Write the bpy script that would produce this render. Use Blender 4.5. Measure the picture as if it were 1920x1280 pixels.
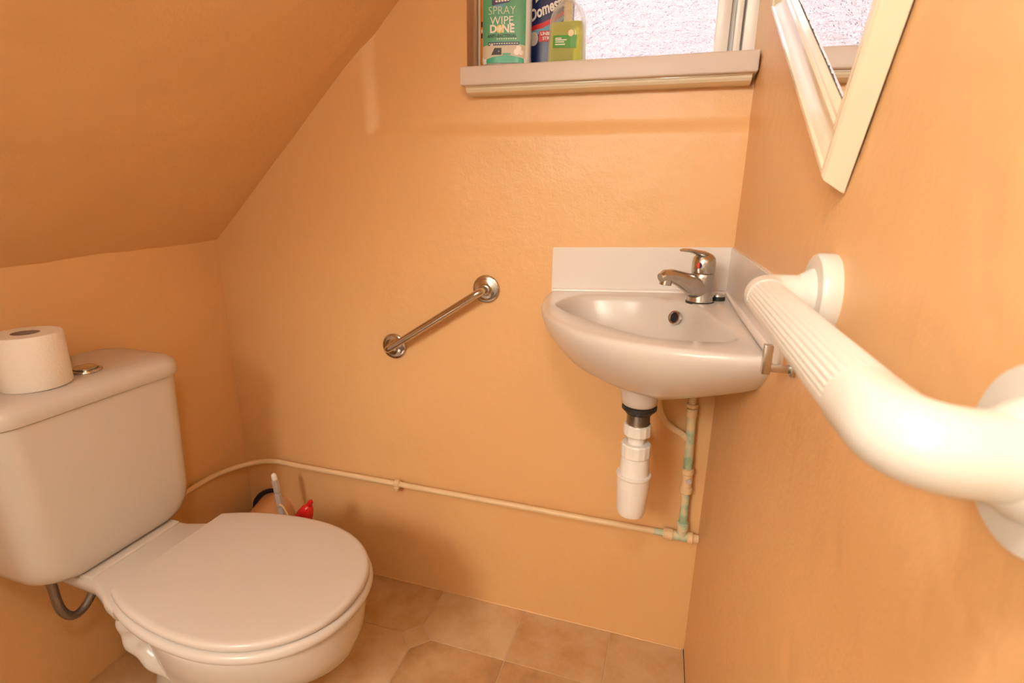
import bpy, bmesh, math, random
from math import pi, sin, cos, radians, sqrt, atan2, hypot
from mathutils import Vector, Matrix, noise

for o in list(bpy.data.objects):
    bpy.data.objects.remove(o, do_unlink=True)
S = bpy.context.scene
COL = S.collection
random.seed(4)

# ------------------------------------------------------------------ camera
cd = bpy.data.cameras.new('camera')
cam = bpy.data.objects.new('camera', cd)
COL.objects.link(cam)
_yaw, _pit, _rol = radians(-16.996), radians(15.467), radians(-0.8845)
_f = Vector((sin(_yaw) * cos(_pit), cos(_yaw) * cos(_pit), -sin(_pit)))
_r = Vector((cos(_yaw), -sin(_yaw), 0))
_d = _f.cross(_r)
_R = _r * cos(_rol) + _d * sin(_rol)
_D = -_r * sin(_rol) + _d * cos(_rol)
CAM = Vector((-0.117, -1.2, 1.139))
m = Matrix((_R, -_D, -_f)).transposed().to_4x4()
m.translation = CAM
cam.matrix_world = m
cd.sensor_width = 36
cd.lens = 983.835 * 36 / 1920
cd.clip_start = 0.01
cd.dof.use_dof = True
cd.dof.focus_distance = 1.25
cd.dof.aperture_fstop = 9
S.camera = cam

# ------------------------------------------------------------------ world
W = bpy.data.worlds.new('sky')
S.world = W
W.use_nodes = True
W.node_tree.nodes['Background'].inputs[0].default_value = (0.90, 0.95, 1.0, 1)
W.node_tree.nodes['Background'].inputs[1].default_value = 7.5

# lamp (its globe is built with the lamp further down)
LAMP_POS = Vector((-0.19, -1.22, 1.57))
LAMP_R = 0.05
LAMP_COL = (1.0, 0.94, 0.83)
LAMP_STRENGTH = 106.0
HALL_FILL_POS = Vector((-0.86, -2.5, 1.80))     # unseen fill light, added in the hall to even out the walls
HALL_FILL_R = 0.24
HALL_FILL_STRENGTH = 41.0

S.cycles.use_light_tree = False
S.cycles.caustics_reflective = False
S.cycles.max_bounces = 5
S.cycles.diffuse_bounces = 4
S.cycles.glossy_bounces = 3
S.cycles.transmission_bounces = 5
S.cycles.transparent_max_bounces = 8
S.view_settings.view_transform = 'Standard'
S.view_settings.look = 'None'
S.view_settings.exposure = 0.1
S.view_settings.gamma = 1.0
S.view_settings.use_curve_mapping = False

# ------------------------------------------------------------------ room numbers
XL = -1.367                 # left wall
FL = 0.03                   # right wall flares out: x = -FL*y
def xw(y): return -FL * y
YF = -1.42                  # wall behind the camera
SOF0, SOFS, SOFY = 1.008, 0.925, 0.03    # stair soffit: z = SOF0 + SOFS*(x-XL) + SOFY*y
def soffit(x, y): return SOF0 + SOFS * (x - XL) + SOFY * y

# ------------------------------------------------------------------ materials
def lin(c):
    return tuple(((v / 255) / 12.92 if v / 255 <= .04045 else ((v / 255 + .055) / 1.055) ** 2.4) for v in c)
def new_mat(name):
    mt = bpy.data.materials.new(name); mt.use_nodes = True
    nt = mt.node_tree
    return mt, nt, nt.nodes['Principled BSDF']
def node(nt, t, **kw):
    n = nt.nodes.new(t)
    for k, v in kw.items(): setattr(n, k, v)
    return n
def plain(name, col, rough=.5, metal=0., coat=0., bump=None, spec=None, var=0., vscale=6.):
    mt, nt, b = new_mat(name)
    b.inputs['Base Color'].default_value = (*col, 1)
    b.inputs['Roughness'].default_value = rough
    b.inputs['Metallic'].default_value = metal
    b.inputs['Coat Weight'].default_value = coat
    b.inputs['Coat Roughness'].default_value = .05
    if spec is not None: b.inputs['Specular IOR Level'].default_value = spec
    tc = node(nt, 'ShaderNodeTexCoord')
    if var:
        nz = node(nt, 'ShaderNodeTexNoise'); nz.inputs['Scale'].default_value = vscale; nz.inputs['Detail'].default_value = 5
        nt.links.new(tc.outputs['Object'], nz.inputs['Vector'])
        mx = node(nt, 'ShaderNodeMix', data_type='RGBA')
        mx.inputs[6].default_value = (*[c * (1 - var) for c in col], 1)
        mx.inputs[7].default_value = (*[min(1, c * (1 + var)) for c in col], 1)
        nt.links.new(nz.outputs['Fac'], mx.inputs[0]); nt.links.new(mx.outputs[2], b.inputs['Base Color'])
    if bump:
        nz2 = node(nt, 'ShaderNodeTexNoise'); nz2.inputs['Scale'].default_value = bump[0]; nz2.inputs['Detail'].default_value = 4
        nt.links.new(tc.outputs['Object'], nz2.inputs['Vector'])
        bp = node(nt, 'ShaderNodeBump'); bp.inputs['Strength'].default_value = bump[1]; bp.inputs['Distance'].default_value = bump[2]
        nt.links.new(nz2.outputs['Fac'], bp.inputs['Height']); nt.links.new(bp.outputs[0], b.inputs['Normal'])
    return mt

def wall_paint():
    mt, nt, b = new_mat('peach_wall_paint')
    tc = node(nt, 'ShaderNodeTexCoord')
    n1 = node(nt, 'ShaderNodeTexNoise'); n1.inputs['Scale'].default_value = 3.0; n1.inputs['Detail'].default_value = 1
    nt.links.new(tc.outputs['Object'], n1.inputs['Vector'])
    mx = node(nt, 'ShaderNodeMix', data_type='RGBA')
    mx.inputs[6].default_value = (0.775, 0.468, 0.213, 1); mx.inputs[7].default_value = (0.805, 0.50, 0.238, 1)
    nt.links.new(n1.outputs['Fac'], mx.inputs[0]); nt.links.new(mx.outputs[2], b.inputs['Base Color'])
    b.inputs['Roughness'].default_value = .40
    b.inputs['Specular IOR Level'].default_value = .5
    n2 = node(nt, 'ShaderNodeTexNoise'); n2.inputs['Scale'].default_value = 32; n2.inputs['Detail'].default_value = 2
    n3 = node(nt, 'ShaderNodeTexNoise'); n3.inputs['Scale'].default_value = 240; n3.inputs['Detail'].default_value = 0
    for n in (n2, n3): nt.links.new(tc.outputs['Object'], n.inputs['Vector'])
    b1 = node(nt, 'ShaderNodeBump'); b1.inputs['Strength'].default_value = .25; b1.inputs['Distance'].default_value = .006
    b2 = node(nt, 'ShaderNodeBump'); b2.inputs['Strength'].default_value = .18; b2.inputs['Distance'].default_value = .0012
    nt.links.new(n2.outputs['Fac'], b1.inputs['Height']); nt.links.new(n3.outputs['Fac'], b2.inputs['Height'])
    nt.links.new(b1.outputs[0], b2.inputs['Normal']); nt.links.new(b2.outputs[0], b.inputs['Normal'])
    return mt

def floor_tile_mat():
    mt, nt, b = new_mat('stone_effect_vinyl')
    tc = node(nt, 'ShaderNodeTexCoord'); oi = node(nt, 'ShaderNodeObjectInfo')
    n1 = node(nt, 'ShaderNodeTexNoise'); n1.inputs['Scale'].default_value = 9; n1.inputs['Detail'].default_value = 7; n1.inputs['Roughness'].default_value = .65
    va = node(nt, 'ShaderNodeVectorMath', operation='ADD'); vs = node(nt, 'ShaderNodeVectorMath', operation='SCALE')
    cb = node(nt, 'ShaderNodeCombineXYZ')
    for i in range(3): nt.links.new(oi.outputs['Random'], cb.inputs[i])
    vs.inputs['Scale'].default_value = 9
    nt.links.new(cb.outputs[0], vs.inputs[0]); nt.links.new(tc.outputs['Object'], va.inputs[0]); nt.links.new(vs.outputs[0], va.inputs[1])
    nt.links.new(va.outputs[0], n1.inputs['Vector'])
    ad = node(nt, 'ShaderNodeMath', operation='MULTIPLY_ADD'); ad.inputs[1].default_value = .34
    ml = node(nt, 'ShaderNodeMath', operation='MULTIPLY'); ml.inputs[1].default_value = .95
    nt.links.new(n1.outputs['Fac'], ml.inputs[0])
    nt.links.new(oi.outputs['Random'], ad.inputs[0]); nt.links.new(ml.outputs[0], ad.inputs[2])
    rp = node(nt, 'ShaderNodeValToRGB')
    e = rp.color_ramp.elements
    e[0].position = .36; e[0].color = (0.40, 0.225, 0.105, 1)
    e[1].position = .85; e[1].color = (0.68, 0.50, 0.31, 1)
    k = rp.color_ramp.elements.new(.58); k.color = (0.55, 0.34, 0.165, 1)
    nt.links.new(ad.outputs[0], rp.inputs[0]); nt.links.new(rp.outputs[0], b.inputs['Base Color'])
    b.inputs['Roughness'].default_value = .5
    return mt

def verdigris_pipe():
    mt, nt, b = new_mat('painted_pipe_with_verdigris')
    tc = node(nt, 'ShaderNodeTexCoord')
    n1 = node(nt, 'ShaderNodeTexNoise'); n1.inputs['Scale'].default_value = 26; n1.inputs['Detail'].default_value = 5
    nt.links.new(tc.outputs['Object'], n1.inputs['Vector'])
    rp = node(nt, 'ShaderNodeValToRGB'); e = rp.color_ramp.elements
    e[0].position = .40; e[0].color = (0.34, 0.48, 0.32, 1)
    e[1].position = .62; e[1].color = (0.78, 0.62, 0.36, 1)
    k = rp.color_ramp.elements.new(.48); k.color = (0.52, 0.60, 0.44, 1)
    nt.links.new(n1.outputs['Fac'], rp.inputs[0]); nt.links.new(rp.outputs[0], b.inputs['Base Color'])
    b.inputs['Roughness'].default_value = .55
    return mt

def obscure_glass():
    mt, nt, b = new_mat('obscure_window_glass')
    nt.nodes.remove(b)
    out = nt.nodes['Material Output']
    tc = node(nt, 'ShaderNodeTexCoord')
    mp = node(nt, 'ShaderNodeMapping'); mp.inputs['Scale'].default_value = (1, 1, 1.8)
    nt.links.new(tc.outputs['Object'], mp.inputs['Vector'])
    nz = node(nt, 'ShaderNodeTexNoise'); nz.inputs['Scale'].default_value = 48; nz.inputs['Detail'].default_value = 2; nz.inputs['Distortion'].default_value = 2.2
    nt.links.new(mp.outputs[0], nz.inputs['Vector'])
    bp = node(nt, 'ShaderNodeBump'); bp.inputs['Strength'].default_value = 1.0; bp.inputs['Distance'].default_value = .011
    nt.links.new(nz.outputs['Fac'], bp.inputs['Height'])
    tr = node(nt, 'ShaderNodeBsdfTransparent'); tr.inputs[0].default_value = (.95, .96, .96, 1)
    rf = node(nt, 'ShaderNodeBsdfRefraction'); rf.inputs['IOR'].default_value = 1.3; rf.inputs['Roughness'].default_value = .02
    gl = node(nt, 'ShaderNodeBsdfGlossy'); gl.inputs['Roughness'].default_value = .1
    for s in (rf, gl): nt.links.new(bp.outputs[0], s.inputs['Normal'])
    m1 = node(nt, 'ShaderNodeMixShader'); m1.inputs[0].default_value = .65
    m2 = node(nt, 'ShaderNodeMixShader'); m2.inputs[0].default_value = .03
    nt.links.new(tr.outputs[0], m1.inputs[1]); nt.links.new(rf.outputs[0], m1.inputs[2])
    nt.links.new(m1.outputs[0], m2.inputs[1]); nt.links.new(gl.outputs[0], m2.inputs[2])
    nt.links.new(m2.outputs[0], out.inputs['Surface'])
    return mt

def clear_plastic(name, tint, alpha):
    mt, nt, b = new_mat(name); nt.nodes.remove(b); out = nt.nodes['Material Output']
    tr = node(nt, 'ShaderNodeBsdfTransparent'); tr.inputs[0].default_value = (*tint, 1)
    gl = node(nt, 'ShaderNodeBsdfPrincipled'); gl.inputs['Base Color'].default_value = (*tint, 1); gl.inputs['Roughness'].default_value = .12
    fr = node(nt, 'ShaderNodeLayerWeight'); fr.inputs[0].default_value = .25
    ad = node(nt, 'ShaderNodeMath', operation='ADD'); ad.use_clamp = True; ad.inputs[1].default_value = alpha
    nt.links.new(fr.outputs['Facing'], ad.inputs[0])
    mx = node(nt, 'ShaderNodeMixShader')
    nt.links.new(ad.outputs[0], mx.inputs[0]); nt.links.new(tr.outputs[0], mx.inputs[1]); nt.links.new(gl.outputs[0], mx.inputs[2])
    nt.links.new(mx.outputs[0], out.inputs['Surface'])
    return mt

def brick_mat():
    mt, nt, b = new_mat('pale_pink_brick')
    tc = node(nt, 'ShaderNodeTexCoord'); mp = node(nt, 'ShaderNodeMapping')
    mp.inputs['Rotation'].default_value = (radians(90), 0, 0)
    nt.links.new(tc.outputs['Object'], mp.inputs['Vector'])
    br = node(nt, 'ShaderNodeTexBrick'); br.inputs['Scale'].default_value = 4.4
    br.inputs['Color1'].default_value = (.17, .105, .10, 1); br.inputs['Color2'].default_value = (.20, .13, .125, 1); br.inputs['Mortar'].default_value = (.30, .24, .235, 1)
    nt.links.new(mp.outputs[0], br.inputs['Vector']); nt.links.new(br.outputs['Color'], b.inputs['Base Color'])
    b.inputs['Roughness'].default_value = .9
    return mt

M = {}
M['wall'] = wall_paint()
M['tile'] = floor_tile_mat()
M['grout'] = plain('pale_grout', (0.66, 0.52, 0.36), .8)
M['ceramic'] = plain('white_ceramic', (0.67, 0.63, 0.59), .22, spec=.4)
M['lidplastic'] = plain('satin_white_seat', (0.63, 0.58, 0.54), .26)
M['whiteplastic'] = plain('white_plastic', (0.86, 0.84, 0.81), .3)
M['railplastic'] = plain('cream_rail_plastic', (0.68, 0.68, 0.635), .3)
M['gloss'] = plain('gloss_paint_white', (0.67, 0.60, 0.55), .45, bump=(40, .1, .002))
M['frame'] = plain('cream_gloss_paint', (0.78, 0.70, 0.53), .2, coat=.6, bump=(30, .08, .002))
M['upvc'] = plain('window_frame_white', (0.82, 0.81, 0.79), .3)
M['splash'] = plain('splashback_white', (0.79, 0.75, 0.72), .2)
M['chrome'] = plain('chrome', (0.60, 0.585, 0.57), .11, 1.)
M['dullchrome'] = plain('limescaled_chrome', (0.58, 0.55, 0.51), .25, 1., var=.22, vscale=60, bump=(90, .25, .002))
M['mirror'] = plain('mirror_silver', (0.93, 0.94, 0.94), .01, 1.)
M['spotted'] = plain('spotted_silver_edge', (0.10, 0.09, 0.07), .6, var=.8, vscale=120)
M['pipe'] = plain('cream_painted_pipe', (0.80, 0.60, 0.36), .4, var=.1, vscale=20)
M['verdi'] = verdigris_pipe()
M['fitting'] = plain('painted_brass_fitting', (0.80, 0.58, 0.33), .45, var=.15, vscale=60)
M['wastepaint'] = plain('orange_painted_waste_pipe', (0.74, 0.44, 0.23), .45)
M['rubber'] = plain('black_rubber', (0.025, 0.023, 0.022), .45)
M['brassthread'] = plain('grey_thread', (0.36, 0.31, 0.26), .35, .9)
M['dark'] = plain('dark_void', (0.02, 0.015, 0.02), .9)
M['hose'] = plain('braided_steel', (0.30, 0.27, 0.25), .35, .9, bump=(600, .6, .002))
M['paper'] = plain('toilet_tissue', (0.87, 0.83, 0.77), .95, bump=(180, .35, .003))
M['card'] = plain('cardboard_core', (0.32, 0.21, 0.15), .9)
M['red'] = plain('red_plastic', (0.62, 0.015, 0.015), .25)
M['greyplastic'] = plain('grey_handle', (0.55, 0.50, 0.46), .4)
M['mint'] = plain('mint_green_plastic', (0.10, 0.40, 0.24), .3)
M['mintlight'] = plain('pale_clear_side', (0.86, 0.87, 0.86), .2)
M['teal'] = plain('teal_liquid', (0.05, 0.42, 0.30), .2)
M['cream'] = plain('cream_label', (0.60, 0.56, 0.46), .4)
M['labwhite'] = plain('label_white', (0.85, 0.84, 0.80), .4)
M['labpale'] = plain('label_pale_lettering', (0.62, 0.74, 0.62), .4)
M['labyellow'] = plain('label_yellow', (0.78, 0.70, 0.20), .4)
M['labdark'] = plain('label_dark_green', (0.02, 0.08, 0.05), .4)
M['navy'] = plain('label_navy', (0.035, 0.045, 0.14), .35)
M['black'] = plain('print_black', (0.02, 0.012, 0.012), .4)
M['blue'] = plain('blue_bottle_plastic', (0.008, 0.02, 0.115), .3)
M['skyblue'] = plain('label_light_blue', (0.13, 0.38, 0.55), .35)
M['redprint'] = plain('label_red', (0.62, 0.02, 0.03), .4)
M['labgreen'] = plain('label_green', (0.07, 0.33, 0.035), .4)
M['lime'] = plain('lime_handwash', (0.60, 0.62, 0.03), .15)
M['pump'] = plain('cream_pump', (0.78, 0.66, 0.42), .3)
M['clear'] = clear_plastic('clear_plastic', (.93, .94, .93), .10)
M['limeclear'] = clear_plastic('lime_clear', (.80, .82, .10), .42)
M['orange'] = plain('orange_pack', (0.80, 0.32, 0.04), .4, var=.3, vscale=40)
M['hot'] = plain('red_dot', (0.8, 0.05, 0.02), .3)
M['cold'] = plain('dark_blue_dot', (0.02, 0.03, 0.10), .3)
M['glass'] = obscure_glass()
M['brick'] = brick_mat()
M['hallwall'] = plain('hall_wall', (0.62, 0.56, 0.46), .8)
M['carpet'] = plain('hall_carpet', (0.12, 0.08, 0.06), .95, bump=(300, .5, .004))
M['paving'] = plain('grey_paving', (0.16, 0.15, 0.14), .9, var=.2, vscale=3)
M['doorpaint'] = plain('door_white', (0.78, 0.75, 0.70), .4)
for key, stg in (('opal', LAMP_STRENGTH), ('hallfill', HALL_FILL_STRENGTH)):
    mt, nt, b = new_mat(key + '_lamp_glass'); M[key] = mt
    b.inputs['Base Color'].default_value = (.8, .8, .8, 1)
    b.inputs['Emission Color'].default_value = (*LAMP_COL, 1); b.inputs['Emission Strength'].default_value = stg

# ------------------------------------------------------------------ mesh helpers
def finish(name, bm, mat, parent=None, smooth=True, angle=40, doubles=True):
    if doubles: bmesh.ops.remove_doubles(bm, verts=bm.verts, dist=1e-6)
    bmesh.ops.recalc_face_normals(bm, faces=bm.faces)
    me = bpy.data.meshes.new(name); bm.to_mesh(me); bm.free()
    if smooth:
        for p in me.polygons: p.use_smooth = True
        me.set_sharp_from_angle(angle=radians(angle))
    me.materials.append(M[mat] if isinstance(mat, str) else mat)
    o = bpy.data.objects.new(name, me); COL.objects.link(o)
    if parent: put(o, parent)
    return o
def put(o, parent):
    """parent o, keeping its world place (parents are never rotated unless stated)"""
    o.parent = parent
    o.matrix_parent_inverse = wm(parent).inverted()
def wm(o):
    if o.parent is None: return o.matrix_basis.copy()
    return wm(o.parent) @ o.matrix_parent_inverse @ o.matrix_basis
def thing(name, label, cat, loc=(0, 0, 0), group=None):
    o = bpy.data.objects.new(name, None); COL.objects.link(o); o.location = loc
    o.empty_display_size = .02
    tag(o, label, cat, group); return o
def tag(o, label, cat, group=None):
    o['label'] = label; o['category'] = cat
    if group: o['group'] = group
    return o
def struct(o):
    o['kind'] = 'structure'; return o

def ring_faces(bm, rings, closed=True, cap0=True, cap1=True):
    vs = [[bm.verts.new(p) for p in r] for r in rings]
    n = len(vs[0])
    for a, b_ in zip(vs, vs[1:]):
        for i in range(n if closed else n - 1):
            j = (i + 1) % n
            try: bm.faces.new((a[i], a[j], b_[j], b_[i]))
            except ValueError: pass
    if cap0:
        try: bm.faces.new(list(reversed(vs[0])))
        except ValueError: pass
    if cap1:
        try: bm.faces.new(vs[-1])
        except ValueError: pass
    return vs
def frame_from(axis):
    a = Vector(axis).normalized()
    u = a.orthogonal().normalized(); v = a.cross(u)
    return u, v, a
def lathe(bm, prof, origin=(0, 0, 0), axis=(0, 0, 1), n=40, cap0=True, cap1=True):
    u, v, a = frame_from(axis); o = Vector(origin)
    rings = [[o + a * h + (u * cos(2 * pi * i / n) + v * sin(2 * pi * i / n)) * max(r, 1e-5) for i in range(n)] for r, h in prof]
    ring_faces(bm, rings, True, cap0, cap1)
def smooth_path(pts, rad, seg=8):
    """polyline with rounded corners"""
    P = [Vector(p) for p in pts]; out = [P[0]]
    for i in range(1, len(P) - 1):
        a, b_, c = P[i - 1], P[i], P[i + 1]
        d1 = (a - b_); d2 = (c - b_); r = min(rad, d1.length * .49, d2.length * .49)
        s, e = b_ + d1.normalized() * r, b_ + d2.normalized() * r
        for k in range(seg + 1):
            t = k / seg; out.append(s * (1 - t) ** 2 + b_ * 2 * t * (1 - t) + e * t * t)
    out.append(P[-1]); return out
def tube(bm, path, r, n=20, cap=True, radii=None, prof=None):
    P = [Vector(p) for p in path]
    T = []
    for i in range(len(P)):
        t = (P[min(i + 1, len(P) - 1)] - P[max(i - 1, 0)]); T.append(t.normalized())
    u = T[0].orthogonal().normalized(); rings = []
    for i, p in enumerate(P):
        u = (u - T[i] * u.dot(T[i])).normalized(); v = T[i].cross(u)
        rr = radii[i] if radii else r
        ring = []
        for k in range(n):
            a = 2 * pi * k / n
            q = rr * (prof(a) if prof else 1.)
            ring.append(p + (u * cos(a) + v * sin(a)) * q)
        rings.append(ring)
    ring_faces(bm, rings, True, cap, cap)
def box(bm, lo, hi, bev=0., seg=2):
    r = bmesh.ops.create_cube(bm, size=1)
    vs = r['verts']
    for v in vs:
        v.co = Vector([lo[i] + (v.co[i] + .5) * (hi[i] - lo[i]) for i in range(3)])
    if bev:
        es = list({e for v in vs for e in v.link_edges})
        bmesh.ops.bevel(bm, geom=es, offset=bev, segments=seg, affect='EDGES', profile=.5)
def boxobj(name, lo, hi, mat, parent=None, bev=.0, seg=2, angle=40):
    bm = bmesh.new(); box(bm, lo, hi, bev, seg)
    return finish(name, bm, mat, parent, angle=angle)
def rrect(cx, cy, hx, hy, r, z, n=8):
    """rounded rectangle ring in a z plane"""
    out = []
    for (sx, sy, a0) in ((1, 1, 0), (-1, 1, pi / 2), (-1, -1, pi), (1, -1, 3 * pi / 2)):
        for k in range(n + 1):
            a = a0 + (pi / 2) * k / n
            out.append(Vector((cx + sx * (hx - r) + r * cos(a), cy + sy * (hy - r) + r * sin(a), z)))
    return out
def catmull(pts, n, closed=True):
    P = [Vector(p) for p in pts]; L = len(P); out = []
    for i in range(L):
        p0, p1, p2, p3 = P[(i - 1) % L], P[i], P[(i + 1) % L], P[(i + 2) % L]
        for k in range(n):
            t = k / n
            out.append(.5 * ((2 * p1) + (p2 - p0) * t + (2 * p0 - 5 * p1 + 4 * p2 - p3) * t * t + (3 * p1 - p0 - 3 * p2 + p3) * t ** 3))
    return out
def text_mesh(body, size, bold=0., shear=0.):
    cu = bpy.data.curves.new('lettering', 'FONT'); cu.body = body; cu.size = size
    cu.align_x = 'CENTER'; cu.align_y = 'CENTER'; cu.offset = bold; cu.shear = shear; cu.resolution_u = 3
    o = bpy.data.objects.new('lettering', cu)
    COL.objects.link(o); dg = bpy.context.evaluated_depsgraph_get()
    me = bpy.data.meshes.new_from_object(o.evaluated_get(dg))
    bpy.data.objects.remove(o, do_unlink=True); bpy.data.curves.remove(cu)
    return me

# ================================================================== THE SETTING
# --- back wall: a fine grid with the shallow chamfered recess round the window
WX0, WX1, WZ0, WZ1 = -0.603, 0.012, 1.385, 2.02       # window opening
def recess(x, z):
    x0 = -0.858 - 0.016 * min(1, max(0, (z - 1.28) / .2)); x1 = -0.836
    fx = min(1, max(0, (x - x0) / (x1 - x0))); fz = min(1, max(0, (z - 1.270) / .026))
    return .012 * min(fx, fz)
def axis_list(a, b_, step, extra):
    n = int(round((b_ - a) / step)); L = [a + (b_ - a) * i / n for i in range(n + 1)]
    for e in extra:
        k = min(range(len(L)), key=lambda i: abs(L[i] - e)); L[k] = e
    return L
xs = axis_list(XL - .02, 0.02, .0075, (WX0, WX1)); zs = axis_list(-.01, 2.36, .0075, (WZ0, WZ1))
bm = bmesh.new(); g = {}
for i, x in enumerate(xs):
    for j, z in enumerate(zs):
        lump = .0022 * noise.noise(Vector((x * 5, 1.3, z * 5))) + .0008 * noise.noise(Vector((x * 17, 4.3, z * 17)))
        g[i, j] = bm.verts.new((x, recess(x, z) + lump, z))
for i in range(len(xs) - 1):
    for j in range(len(zs) - 1):
        cx, cz = (xs[i] + xs[i + 1]) / 2, (zs[j] + zs[j + 1]) / 2
        if WX0 < cx < WX1 and WZ0 < cz < WZ1: continue
        bm.faces.new((g[i, j], g[i + 1, j], g[i + 1, j + 1], g[i, j + 1]))
def quad(bm, *p): bm.faces.new([bm.verts.new(q) for q in p])
quad(bm, (WX0, .012, WZ0), (WX0, .20, WZ0), (WX0, .20, WZ1), (WX0, .012, WZ1))
quad(bm, (WX0, .012, WZ1), (WX1, .012, WZ1), (WX1, .20, WZ1), (WX0, .20, WZ1))
struct(finish('wall_back', bm, 'wall', doubles=False, angle=60))

def lumpy_plane(name, o, eu, ev, nu, nv, nrm, amp=.002, mat='wall', keep=None):
    bm = bmesh.new(); o, eu, ev, nrm = Vector(o), Vector(eu), Vector(ev), Vector(nrm); vs = {}
    for i in range(nu + 1):
        for j in range(nv + 1):
            p = o + eu * (i / nu) + ev * (j / nv)
            p = p + nrm * (amp * noise.noise(p * 5) + amp * .35 * noise.noise(p * 17))
            vs[i, j] = bm.verts.new(p)
    for i in range(nu):
        for j in range(nv): bm.faces.new((vs[i, j], vs[i + 1, j], vs[i + 1, j + 1], vs[i, j + 1]))
    return struct(finish(name, bm, mat, doubles=False, angle=70))
# left wall (low knee wall below the stair soffit)
lumpy_plane('wall_left', (XL, .02, -.01), (0, YF - .02, 0), (0, 0, 1.08), 150, 90, (1, 0, 0))
# right wall, runs on into the window reveal
lumpy_plane('wall_right', (xw(.22), .22, -.01), (xw(YF) - xw(.22), YF - .22, 0), (0, 0, 2.4), 200, 200, (1, 0, 0), .0014)
# wall behind the camera with a door
DX0, DX1, DZ = -1.02, -.06, 1.98          # doorway behind the camera
bm = bmesh.new()
box(bm, (XL - .02, YF - .1, -.01), (DX0, YF, 2.4)); box(bm, (DX1, YF - .1, -.01), (.10, YF, 2.4)); box(bm, (DX0, YF - .1, DZ), (DX1, YF, 2.4))
struct(finish('wall_front', bm, 'wall', smooth=False))
# dim hall beyond the doorway
HY = YF - 1.6
bm = bmesh.new()
for q in ([(-2.2, HY, 0), (1, HY, 0), (1, HY, 2.45), (-2.2, HY, 2.45)], [(-2.2, HY, 0), (-2.2, YF - .1, 0), (-2.2, YF - .1, 2.45), (-2.2, HY, 2.45)], [(1, HY, 0), (1, YF - .1, 0), (1, YF - .1, 2.45), (1, HY, 2.45)],
          [(-2.2, YF - .1, 0), (XL - .02, YF - .1, 0), (XL - .02, YF - .1, 2.45), (-2.2, YF - .1, 2.45)], [(.1, YF - .1, 0), (1, YF - .1, 0), (1, YF - .1, 2.45), (.1, YF - .1, 2.45)]): quad(bm, *q)
struct(finish('wall_hall', bm, 'hallwall', smooth=False))
bm = bmesh.new(); quad(bm, (-2.2, HY, -.002), (1, HY, -.002), (1, YF, -.002), (-2.2, YF, -.002)); struct(finish('floor_hall', bm, 'carpet', smooth=False))
bm = bmesh.new(); quad(bm, (-2.2, HY, 2.4), (1, HY, 2.4), (1, YF - .05, 2.4), (-2.2, YF - .05, 2.4)); struct(finish('ceiling_hall', bm, 'hallwall', smooth=False))
# sloping underside of the stairs
sx0, sx1, sy0, sy1 = XL - .03, 0.10, .03, YF - .02
lumpy_plane('ceiling', (sx0, sy0, soffit(sx0, sy0)), (sx1 - sx0, 0, SOFS * (sx1 - sx0)), (0, sy1 - sy0, SOFY * (sy1 - sy0)), 160, 150, (-.68, 0, .73), .004)
# door standing open into the hall (behind the camera, seen only in reflections)
d = boxobj('door_1', (DX1 - .002, YF - .85, 0.003), (DX1 + .036, YF - .102, DZ - .01), 'doorpaint', bev=.003); struct(d)
for z0, z1 in ((.15, .75), (.9, 1.8)):
    boxobj('door_panel', (DX1 - .012, YF - .75, z0), (DX1, YF - .2, z1), 'doorpaint', d, .006)
bm = bmesh.new(); lathe(bm, [(.01, 0), (.01, .04), (.024, .045), (.028, .06), (.02, .075)], (DX1, YF - .80, .95), (-1, 0, 0), 20)
finish('door_handle', bm, 'chrome', d)

# --- floor: octagonal stone-effect tiles with small square insets
fl = struct(boxobj('floor', (XL - .02, YF - .02, -.03), (.08, .03, -.0016), 'grout'))
TS = .247; TX0 = -.190; TY0 = -.178; INS = .041; G = .0022
def clip_poly(poly, lo, hi):
    def cl(P, ax, val, sgn):
        out = []
        for i in range(len(P)):
            a, b_ = P[i - 1], P[i]; da, db = sgn * (a[ax] - val), sgn * (b_[ax] - val)
            if (da <= 0) != (db <= 0):
                t = da / (da - db); out.append((a[0] + (b_[0] - a[0]) * t, a[1] + (b_[1] - a[1]) * t))
            if db <= 0: out.append(b_)
        return out
    for ax in (0, 1):
        poly = cl(poly, ax, hi[ax], 1)
        if poly: poly = cl(poly, ax, lo[ax], -1)
    return poly
def tile(poly):
    poly = clip_poly(poly, (XL + .001, YF + .001), (xw(-.9) + .02, -.002))
    if len(poly) < 3: return
    area = abs(sum(poly[i - 1][0] * poly[i][1] - poly[i][0] * poly[i - 1][1] for i in range(len(poly)))) / 2
    if area < 1e-4: return
    cx = sum(p[0] for p in poly) / len(poly); cy = sum(p[1] for p in poly) / len(poly)
    bm = bmesh.new()
    sh = lambda z, k: [Vector((p[0] - cx + (cx - p[0]) * k, p[1] - cy + (cy - p[1]) * k, z)) for p in poly]
    ring_faces(bm, [sh(-.0016, 0), sh(-.0006, 0), sh(0, .012)], True, False, True)
    o = finish('tile', bm, 'tile', None, smooth=False)
    o.location = (cx, cy, 0); put(o, fl)
def has_inset(i, j): return (i % 4 == 2) and (j % 2 == 0)
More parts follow.
